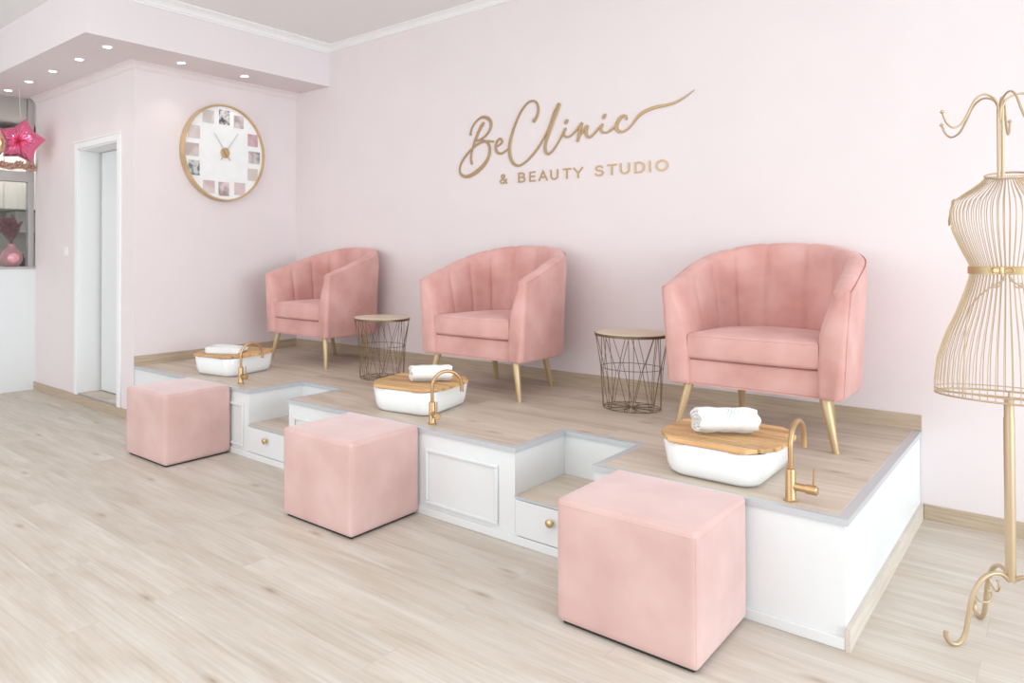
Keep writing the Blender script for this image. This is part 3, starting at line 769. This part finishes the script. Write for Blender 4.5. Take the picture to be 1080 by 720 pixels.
GLY = {   # strokes in a unit box
 'B': [[(0, 0), (0, 1)], [(0, 1), (.55, 1)] + arc(.55, .76, .33, .24, 90, -90) + [(0, .52)], [(.55, .52)] + arc(.6, .26, .4, .26, 90, -90) + [(0, 0)]],
 'E': [[(1, 1), (0, 1), (0, 0), (1, 0)], [(0, .52), (.9, .52)]],
 'A': [[(0, 0), (.5, 1), (1, 0)], [(.19, .32), (.81, .32)]],
 'U': [[(0, 1), (0, .4)] + arc(.5, .4, .5, .4, 180, 360) + [(1, 1)]],
 'T': [[(0, 1), (1, 1)], [(.5, 1), (.5, 0)]],
 'Y': [[(0, 1), (.5, .45), (1, 1)], [(.5, .45), (.5, 0)]],
 'S': [arc(.5, .76, .43, .24, 25, 250) + arc(.5, .26, .5, .26, 75, -155)],
 'D': [[(0, 0), (0, 1)], [(0.0, 1), (.42, 1)] + arc(.42, .5, .58, .5, 90, -90) + [(0.0, 0)]],
 'I': [[(.5, 0), (.5, 1)]],
 'O': [arc(.5, .5, .5, .5, 0, 360, 32)],
 '&': [[(1, 0), (.2, .72)] + arc(.42, .8, .24, .2, 200, -20) + [(.5, .55), (.2, .42)] + arc(.36, .24, .36, .24, 150, 300) + [(.75, .12), (.95, .42)]],
}
def letter(chr_, x0, x1, z0, z1):
    hw = 0.0052
    mb_ = MB(); k = 0
    for s_ in GLY[chr_]:
        if chr_ == 'I': P_ = [((x0 + x1) / 2, z0), ((x0 + x1) / 2, z1)]
        else: P_ = [(x0 + hw + (x1 - x0 - 2 * hw) * a, z0 + hw + (z1 - z0 - 2 * hw) * b) for a, b in s_]
        if chr_ == 'I': P_ = [((x0 + x1) / 2, z0 + hw), ((x0 + x1) / 2, z1 - hw)]
        m = len(P_); rings = []
        for i in range(m):
            d0 = Vector(P_[i]) - Vector(P_[max(i - 1, 0)]); d1 = Vector(P_[min(i + 1, m - 1)]) - Vector(P_[i])
            d0 = d0.normalized() if d0.length > 1e-7 else d1.normalized(); d1 = d1.normalized() if d1.length > 1e-7 else d0
            t = (d0 + d1); t = t.normalized() if t.length > 1e-6 else d0
            w = hw / max(0.45, t.dot(d0)); n_ = Vector((-t.y, t.x))
            e_ = -hw if i == 0 else (hw if i == m - 1 else 0)
            bx, bz = P_[i][0] + t.x * e_, P_[i][1] + t.y * e_
            yy = -0.0042 - 0.0006 * k - 0.0005 * i / m
            rings.append([(bx - n_.x * w, -0.0008, bz - n_.y * w), (bx - n_.x * w, yy, bz - n_.y * w), (bx + n_.x * w, yy, bz + n_.y * w), (bx + n_.x * w, -0.0008, bz + n_.y * w)])
        if chr_ == 'O': rings[-1] = rings[0]; mb_.rings(rings[:-1] + [rings[0]], True, False)
        else: mb_.rings(rings)
        k += 1
    return mb_.build('letter', M['sign'], sg)
for c_, x0, x1 in (('&', 2.137, 2.197), ('B', 2.282, 2.338), ('E', 2.367, 2.414), ('A', 2.436, 2.503), ('U', 2.522, 2.579), ('T', 2.611, 2.668), ('Y', 2.683, 2.75), ('S', 2.828, 2.886), ('T', 2.908, 2.969), ('U', 2.989, 3.05), ('D', 3.079, 3.141), ('I', 3.162, 3.178), ('O', 3.204, 3.277)):
    letter(c_, x0, x1, 1.685, 1.7525)

# ------------------------------------------------------------------ clock on the clock wall (x = 0)
ck = empty('wall_clock', (0.0, -0.7857, 2.0247), 0, 'large round wall clock with oak rim and twelve small photo tiles', 'clock')
R0 = 0.388
def xring(prof, n=72):  # profile (radius, x)
    return [[(x, r_ * math.cos(2 * PI * i / n), r_ * math.sin(2 * PI * i / n)) for i in range(n)] for r_, x in prof]
MB().rings(xring([(R0 - 0.012, 0.002), (R0 - 0.002, 0.006), (R0, 0.055), (R0 - 0.003, 0.066), (R0 - 0.012, 0.066), (R0 - 0.015, 0.060), (R0 - 0.018, 0.03)]), True, False).build('rim', M['clock_wood'], ck, 40)
MB().rings(xring([(R0 - 0.016, 0.003), (R0 - 0.016, 0.045)])).build('clock_face', M['clock_face'], ck, 40)
FX = 0.0455
def tile_mat(i, a, b, sc):
    m = noise_mat('photo_tile_%d' % i, a, b, sc, rough=0.4, lo=.45, hi=.6); return m
# (horizontal, vertical, width, height) seen from the room: horizontal grows with y
TL = [(-0.155, 0.275, .105, .10, (.62, .55, .52), (.72, .68, .64), 12), (-0.005, 0.285, .10, .115, (.70, .66, .66), (.10, .10, .11), 22), (0.135, 0.265, .095, .10, (.66, .58, .57), (.40, .34, .34), 14),
      (0.275, 0.13, .10, .10, (.62, .42, .45), (.50, .30, .33), 10), (0.29, -0.012, .115, .10, (.62, .55, .54), (.30, .28, .28), 16), (0.275, -0.155, .10, .10, (.64, .56, .50), (.72, .64, .58), 8),
      (0.145, -0.28, .105, .10, (.60, .46, .48), (.68, .55, .56), 8), (-0.01, -0.29, .10, .11, (.70, .58, .58), (.36, .28, .28), 14), (-0.15, -0.28, .105, .10, (.62, .46, .48), (.74, .68, .66), 5),
      (-0.285, -0.14, .10, .115, (.60, .60, .58), (.14, .20, .22), 26), (-0.305, 0.0, .125, .10, (.66, .56, .54), (.52, .44, .42), 12), (-0.285, 0.14, .105, .10, (.60, .50, .48), (.70, .62, .59), 8)]
for i, (hy, hz, w_, h_, c1, c2, sc) in enumerate(TL):
    MB().box(FX - 0.001, FX + 0.003, hy - w_ / 2, hy + w_ / 2, hz - h_ / 2, hz + h_ / 2).build('photo_tile', tile_mat(i, c1, c2, sc), ck)
MB().rings(xring([(0.042, FX - 0.001), (0.042, FX + 0.008), (0.036, FX + 0.009)], 32)).build('hub', M['brass'], ck, 40)
def hand(ang, l0, l1, w_, name, x, m):
    d = (math.sin(ang), math.cos(ang)); n_ = (math.cos(ang), -math.sin(ang))
    pts = [(l0, w_), (l1, w_ * 0.6)]
    vs = [(x + dx, d[0] * t + n_[0] * s_ * ww, d[1] * t + n_[1] * s_ * ww) for dx in (0, 0.003) for t, ww in pts for s_ in (-1, 1)]
    return MB().add(vs, [(0, 1, 3, 2), (4, 6, 7, 5), (0, 2, 6, 4), (1, 5, 7, 3), (0, 4, 5, 1), (2, 3, 7, 6)]).build(name, m, ck)
hand(math.radians(36), 0.0, 0.205, 0.0045, 'minute_hand', FX + 0.011, M['hand'])
hand(math.radians(-36), 0.0, 0.185, 0.0045, 'hour_hand', FX + 0.015, M['hand'])
hand(math.radians(36 + 180), -0.04, 0.075, 0.005, 'hand_tail', FX + 0.0115, M['leg'])
hand(math.radians(-36 + 180), -0.04, 0.075, 0.005, 'hand_tail', FX + 0.0155, M['leg'])

# ------------------------------------------------------------------ light switch
ls = empty('light_switch', (-1.155, -A, 1.20), 0, 'small white light switch on the pink wall left of the doorway', 'switch')
MB().box(-0.04, 0.04, -0.008, -0.0005, 0, 0.08).build('plate', M['switch'], ls, bevel=0.003)
MB().box(-0.026, 0.026, -0.012, -0.008, 0.014, 0.066).build('rocker', M['switch'], ls, bevel=0.002)

# ------------------------------------------------------------------ wire mannequin stand
st = empty('wire_mannequin_stand', (4.780, -1.157, 0), math.radians(2), 'tall gold wire dress form on a scroll-legged stand at the right', 'mannequin')
TB = [(0.765, .182, .130), (0.80, .183, .130), (0.878, .175, .126), (0.95, .155, .114), (1.02, .128, .098), (1.10, .102, .08), (1.145, .091, .072), (1.175, .091, .072), (1.23, .114, .086), (1.28, .132, .100), (1.32, .141, .106), (1.35, .141, .100), (1.38, .132, .080), (1.40, .108, .066), (1.43, .068, .050), (1.452, .050, .040)]
TORSO_OX = 0.0
def tors(a, z, k=1.0):
    sa, sb = interp(TB, z)
    return (TORSO_OX + sa * math.cos(a) * k, sb * math.sin(a) * k, z)
wr = MB(); NW = 60
for i in range(NW):
    a = 2 * PI * (i + 0.5) / NW
    zs = [0.765 + (1.452 - 0.765) * k / 40 for k in range(41)]
    side = abs(math.cos(a))
    if side > 0.985: zs = [z for z in zs if z < 1.30]     # under the arm the wires end at the armhole
    wr.tube([tors(a, z) for z in zs], 0.0013, 5)
wr.build('wire_cage', M['stand'], st, 60)
hr = MB()
for z, r_ in ((0.765, 0.003), (0.780, 0.0016)):
    MB().tube([tors(2 * PI * i / 60, z) for i in range(60)], r_, 6, closed=True).build('hem_ring', M['stand'], st, 60)
# neck ring, tilted towards the back
hr.tube([(TORSO_OX + 0.052 * math.cos(2 * PI * i / 40), 0.050 * math.sin(2 * PI * i / 40), 1.455 + 0.013 * math.sin(2 * PI * i / 40)) for i in range(40)], 0.003, 6, closed=True)
hr.build('neck_ring', M['stand'], st, 60)
for sx in (-1, 1):
    loop = []
    for i in range(28):
        a = 2 * PI * i / 28; z = 1.345 + 0.042 * math.sin(a); yy = 0.034 * math.cos(a)
        sa, sb = interp(TB, z); x = sa * math.sqrt(max(0, 1 - (yy / sb) ** 2))
        loop.append((sx * (x + 0.003), yy, z))
    MB().tube(loop, 0.0024, 6, closed=True).build('armhole_loop', M['stand'], st, 60)
bl = MB(); rs = []
for z, off in ((1.148, 0.003), (1.148, 0.005), (1.171, 0.005), (1.171, 0.003)):
    sa, sb = interp(TB, z); rs.append([(TORSO_OX + (sa + off) * math.cos(2 * PI * i / 60), (sb + off) * math.sin(2 * PI * i / 60), z) for i in range(60)])
rs.append(rs[0])
belt = bl.rings(rs, True, False).build('belt', M['brass'], st, 40)
bw = MB()   # small bow on the belt front
yb = -(interp(TB, 1.16)[1] + 0.009)
for s_ in (-1, 1):
    loop = [(0, 0), (0.010 * s_, 0.009), (0.022 * s_, 0.011), (0.028 * s_, 0.004), (0.028 * s_, -0.005), (0.021 * s_, -0.010), (0.010 * s_, -0.008)]
    bw.tube([(-0.012 + x, yb, 1.160 + z) for x, z in loop], 0.003, 6, closed=True)
bw.tube([(-0.012, yb - 0.003, 1.150), (-0.012, yb - 0.005, 1.160), (-0.012, yb - 0.003, 1.169)], 0.005, 8)
bw.build('bow', M['brass'], belt, 60)
# curved overskirt wires with little curls below the belt
for s_ in (-1, 1):
    ow = MB(); pts = []
    for u_, ax in ((0, 0.004), (0.04, 0.010), (0.09, 0.035), (0.16, 0.062), (0.25, 0.084), (0.36, 0.094), (0.5, 0.098), (0.75, 0.102), (1, 0.106)):
        z = 1.145 - 0.378 * u_; sa, sb = interp(TB, z)
        pts.append((s_ * ax, -(sb * math.sqrt(1 - min(0.95, ax / sa) ** 2) + 0.003), z))
    c_ = [(s_ * (0.028 + (0.013 - 0.0008 * k) * math.cos(0.5 * k + 2.6)), pts[0][1] - 0.002, 1.118 + (0.013 - 0.0008 * k) * math.sin(0.5 * k + 2.6)) for k in range(11)]
    ow.tube(c_[::-1] + catmull(pts, 4), 0.0021, 6)
    ow.build('overskirt_wire', M['stand'], st, 60)
# pole and cross bars
pl = MB(); pl.lathe([(0.0138, 0.200), (0.0138, 0.70), (0.0125, 0.705), (0.0125, 0.766)], 18)
pl.build('pole', M['stand'], st, 40)
cb = MB()
sa, sb = interp(TB, 0.765)
cb.tube([(TORSO_OX - sa, 0, 0.765), (TORSO_OX + sa, 0, 0.765)], 0.003, 6); cb.tube([(TORSO_OX, -sb, 0.765), (TORSO_OX, sb, 0.765)], 0.003, 6)
cb.build('cross_bar', M['stand'], st, 60)
# top rods and five curved hooks
OX = -0.013
tr_ = MB()
for dx in (-0.004, 0.006): tr_.tube([(OX + dx, -0.043, 1.440), (OX + dx, -0.038, 1.52), (OX + dx, -0.03, 1.66)], 0.0042, 8)
tr_.build('top_rod', M['stand'], st, 60)
for deg in (230, 138, 84, 20, -65):
    a = math.radians(deg); h = MB()
    prof = [(0.002, 1.60), (0.006, 1.645), (0.022, 1.672), (0.055, 1.683), (0.088, 1.665), (0.115, 1.62), (0.138, 1.588), (0.165, 1.578), (0.188, 1.592), (0.202, 1.622)]
    pr = catmull(prof, 5)
    h.tube([(OX + r_ * math.cos(a), -0.03 + r_ * math.sin(a), z + 0.02) for r_, z in pr], 0.0032, 8)
    hk = h.build('hook', M['stand'], st, 60)
    e_ = MB(); ex, ey, ez = OX + 0.203 * math.cos(a), -0.03 + 0.203 * math.sin(a), 1.645
    e_.lathe([(0.0015, ez - 0.006), (0.0055, ez - 0.003), (0.0062, ez), (0.0045, ez + 0.004), (0.0012, ez + 0.006)], 12, (ex, ey)); e_.build('finial', M['stand'], hk, 60)
# scroll legs
for deg in (-138, 118, -10):
    a = math.radians(deg); h = MB()
    prof = [(0.004, 0.168), (0.03, 0.186), (0.065, 0.186), (0.098, 0.165), (0.122, 0.125), (0.134, 0.075), (0.146, 0.030), (0.166, 0.0085), (0.190, 0.010), (0.204, 0.026), (0.204, 0.040)]
    pr = catmull(prof, 5)
    h.tube([(r_ * 0.99 * math.cos(a), r_ * 0.99 * math.sin(a), z * 1.2 - 0.0025) for r_, z in pr], 0.0072, 10, flat=0.9)
    lg = h.build('leg', M['stand'], st, 60)
    s_ = MB()
    c = [(0.055 + (0.030 - 0.0015 * k) * math.cos(2.2 - 0.42 * k) * 0.9, 0.140 + (0.030 - 0.0015 * k) * math.sin(2.2 - 0.42 * k)) for k in range(14)]
    c = [(0.115, 0.135), (0.105, 0.120), (0.088, 0.112), (0.070, 0.114), (0.060, 0.126), (0.063, 0.139), (0.074, 0.141)]
    s_.tube([(r_ * 0.99 * math.cos(a), r_ * 0.99 * math.sin(a), z * 1.2) for r_, z in catmull(c, 5)], 0.0032, 8)
    s_.build('scroll', M['stand'], lg, 60)

# ------------------------------------------------------------------ reception window things
bs = empty('pampas_vase', (-1.925, -1.71, GZ), 0, 'round ribbed pink vase with dried mauve pampas behind the reception window', 'vase')
vm = MB(); n = 48
rs = []
for z, r_ in ((0.0, 0.05), (0.004, 0.062), (0.03, 0.088), (0.07, 0.104), (0.11, 0.098), (0.145, 0.07), (0.165, 0.042), (0.19, 0.034), (0.205, 0.037), (0.205, 0.031), (0.17, 0.03)):
    rs.append([(r_ * (1 + 0.02 * math.cos(12 * 2 * PI * i / n)) * math.cos(2 * PI * i / n) * 0.62, r_ * (1 + 0.02 * math.cos(12 * 2 * PI * i / n)) * math.sin(2 * PI * i / n) * 0.95, z) for i in range(n)])
vm.rings(rs).build('vase_body', M['vase'], bs, 50)
rng = random.Random(5)
for k in range(14):
    lean = (rng.uniform(-0.03, 0.05), -0.17 + 0.019 * k + rng.uniform(-0.01, 0.01)); hgt = rng.uniform(0.33, 0.47)
    pts = [(lean[0] * t * t, lean[1] * t * t * 0.9, 0.15 + (hgt - 0.15) * t) for t in [j / 8 for j in range(9)]]
    pm = MB(); pm.tube(pts, 0.002, 5)
    for j in range(110):
        t = rng.uniform(0.5, 1.0); i0 = min(7, int(t * 8)); f_ = t * 8 - i0
        b = [pts[i0][q_] * (1 - f_) + pts[i0 + 1][q_] * f_ for q_ in range(3)]
        a = rng.uniform(0, 2 * PI); L_ = 0.028 * math.sin(PI * min(1, (t - 0.42) / 0.6)) + 0.006
        pm.tube([b, (b[0] + L_ * .6 * math.cos(a), b[1] + L_ * .6 * math.sin(a), b[2] + L_ * 0.5), (b[0] + L_ * math.cos(a), b[1] + L_ * math.sin(a), b[2] + L_ * 1.1)], [0.0022, 0.0018, 0.0006], 4)
    pm.build('plume', M['plume'], bs, 60)
# dark bottle behind the vase, on the sill
b_ = MB().lathe([(0.022, 0), (0.024, 0.004), (0.024, 0.07), (0.02, 0.082), (0.010, 0.088), (0.010, 0.10), (0.012, 0.10), (0.012, 0.112)], 20, (0, 0)).build('dark_bottle', M['black'], None, 40)
b_.location = (-2.035, -1.575, GZ); b_['label'] = 'small dark bottle on the sill right of the pink vase'; b_['category'] = 'bottle'
# kitchen furniture far behind the glass
kc = empty('wall_cupboard', (-3.42, -2.3, 1.70), 0, 'pale wall cupboard high up behind the reception window', 'cupboard')
MB().box(-0.16, 0.16, -0.9, 1.94, 0, 0.85).build('carcass', M['pale_panel'], kc, bevel=0.002)
for k in range(6):
    MB().box(0.1605, 0.178, -0.9 + 0.47 * k + 0.003, -0.9 + 0.47 * (k + 1) - 0.003, 0.003, 0.847).build('door', M['pale_panel'], kc, bevel=0.002)
kh = MB().box(-3.70, -3.40, -1.14, -0.40, 1.46, 1.69).build('extractor_hood', M['cabinet'], None, bevel=0.004)
tag(kh, 'grey boxed extractor hood under the cupboard behind the glass', 'hood')
kb = empty('base_cupboard', (-3.45, -2.3, 0), 0, 'grey base cupboard with worktop behind the reception window', 'cupboard')
MB().box(-0.28, 0.28, -0.9, 1.94, 0, 0.90).build('carcass', M['cabinet'], kb, bevel=0.002)
MB().box(-0.29, 0.31, -0.9, 1.94, 0.9005, 0.94).build('worktop', M['stone'], kb, bevel=0.002)

# foil balloons hanging in front of the window corner
def puff_star(R_, r_, dep):
    mb_ = MB(); n = 10; K = 8; out = []
    for i in range(60):
        k = i / 6; i0 = int(k); f_ = k - i0
        def pt(j): a = PI / 2 + 2 * PI * j / 10; q_ = R_ if j % 2 == 0 else r_; return (q_ * math.cos(a), q_ * math.sin(a))
        a_, b_2 = pt(i0), pt(i0 + 1); out.append((a_[0] * (1 - f_) + b_2[0] * f_, a_[1] * (1 - f_) + b_2[1] * f_))
    rings = []
    for side in (1,):
        for k in range(-K, K + 1):
            t = abs(k) / K; s_ = t if True else 0
            sc = t
            ring = []
            for j, (x, y) in enumerate(out):
                d = dep * math.sqrt(max(0, 1 - t ** 2.2)) * math.copysign(1, k if k else 1) * (1 + 0.05 * math.sin(j * 2.1))
                ring.append((x * max(t, 0.02), -0.0, y * max(t, 0.02), d))
            rings.append(ring)
    # back half from centre to rim, front half from rim to centre
    fr = [[(x, -d if d < 0 else d, z) for x, _, z, d in r__] for r__ in rings[K:]]
    bk = [[(x, -y, z) for x, y, z in r__] for r__ in fr]
    return mb_.rings(bk + fr[::-1][1:], True, True)
sb_ = empty('star_balloon', (-1.46, -1.80, 2.17), YAW, 'shiny pink foil star balloon hanging at the reception window corner', 'balloon')
o = puff_star(0.195, 0.13, 0.095).build('foil_star', M['foil_pink'], sb_, 25); o.rotation_euler = (0.1, math.radians(12), 0.25)
MB().tube([(0, 0.0, 0.20), (-0.02, 0.01, 0.30), (-0.03, 0.02, 0.454)], 0.0012, 5).build('ribbon', M['white_trim'], sb_)
gb = empty('gold_balloon', (-1.795, -1.90, 2.20), YAW, 'pale gold foil balloon cut off by the left edge of the photo', 'balloon')
g_ = MB(); rs = []
for k in range(13):
    a = PI * k / 12; z = 0.135 * math.cos(a)
    rs.append([((0.10 * math.sin(a) + 0.002) * (1 + 0.035 * math.sin(9 * 2 * PI * i / 48)) * math.cos(2 * PI * i / 48), 0.6 * (0.10 * math.sin(a) + 0.002) * math.sin(2 * PI * i / 48), z) for i in range(48)])
g_.rings(rs).build('foil_body', M['foil_gold'], gb, 30)
MB().tube([(0, 0, 0.13), (0.02, 0, 0.28), (0.01, 0, 0.464)], 0.0012, 5).build('ribbon', M['white_trim'], gb)
# dried flower garland on the window bar under the balloons
fg = empty('flower_garland', (XL + 0.03, -1.86, MZ1), 0, 'dusty rose dried flower garland on the window bar below the balloons', 'garland')
rng = random.Random(9)
MB().tube([(0.0 + 0.008 * math.sin(j * 1.7), -0.30 + 0.60 * j / 16, 0.022 + 0.008 * math.sin(j * 1.1)) for j in range(17)], 0.010, 8).build('stem', M['petal'], fg, 60)
for k in range(30):
    c = (0.004 + rng.uniform(-0.012, 0.02), -0.28 + 0.56 * k / 29, 0.030 + rng.uniform(0.0, 0.03)); bl_ = MB()
    bl_.lathe([(0.002, -0.006), (0.012, 0.0), (0.016, 0.012), (0.010, 0.020), (0.002, 0.022)], 10, (0, 0))
    for j in range(7):
        a = 2 * PI * j / 7 + k; R_ = rng.uniform(0.022, 0.034)
        bl_.tube([(R_ * 0.2 * math.cos(a), R_ * 0.2 * math.sin(a), 0), (R_ * 0.8 * math.cos(a), R_ * 0.8 * math.sin(a), 0.006), (R_ * math.cos(a), R_ * math.sin(a), 0.018)], [0.006, 0.011, 0.004], 6, flat=0.4)
    o = bl_.build('blossom', M['petal'], fg, 60); o.location = c; o.rotation_euler = (rng.uniform(-.6, .6), rng.uniform(0.2, 1.3), 0)
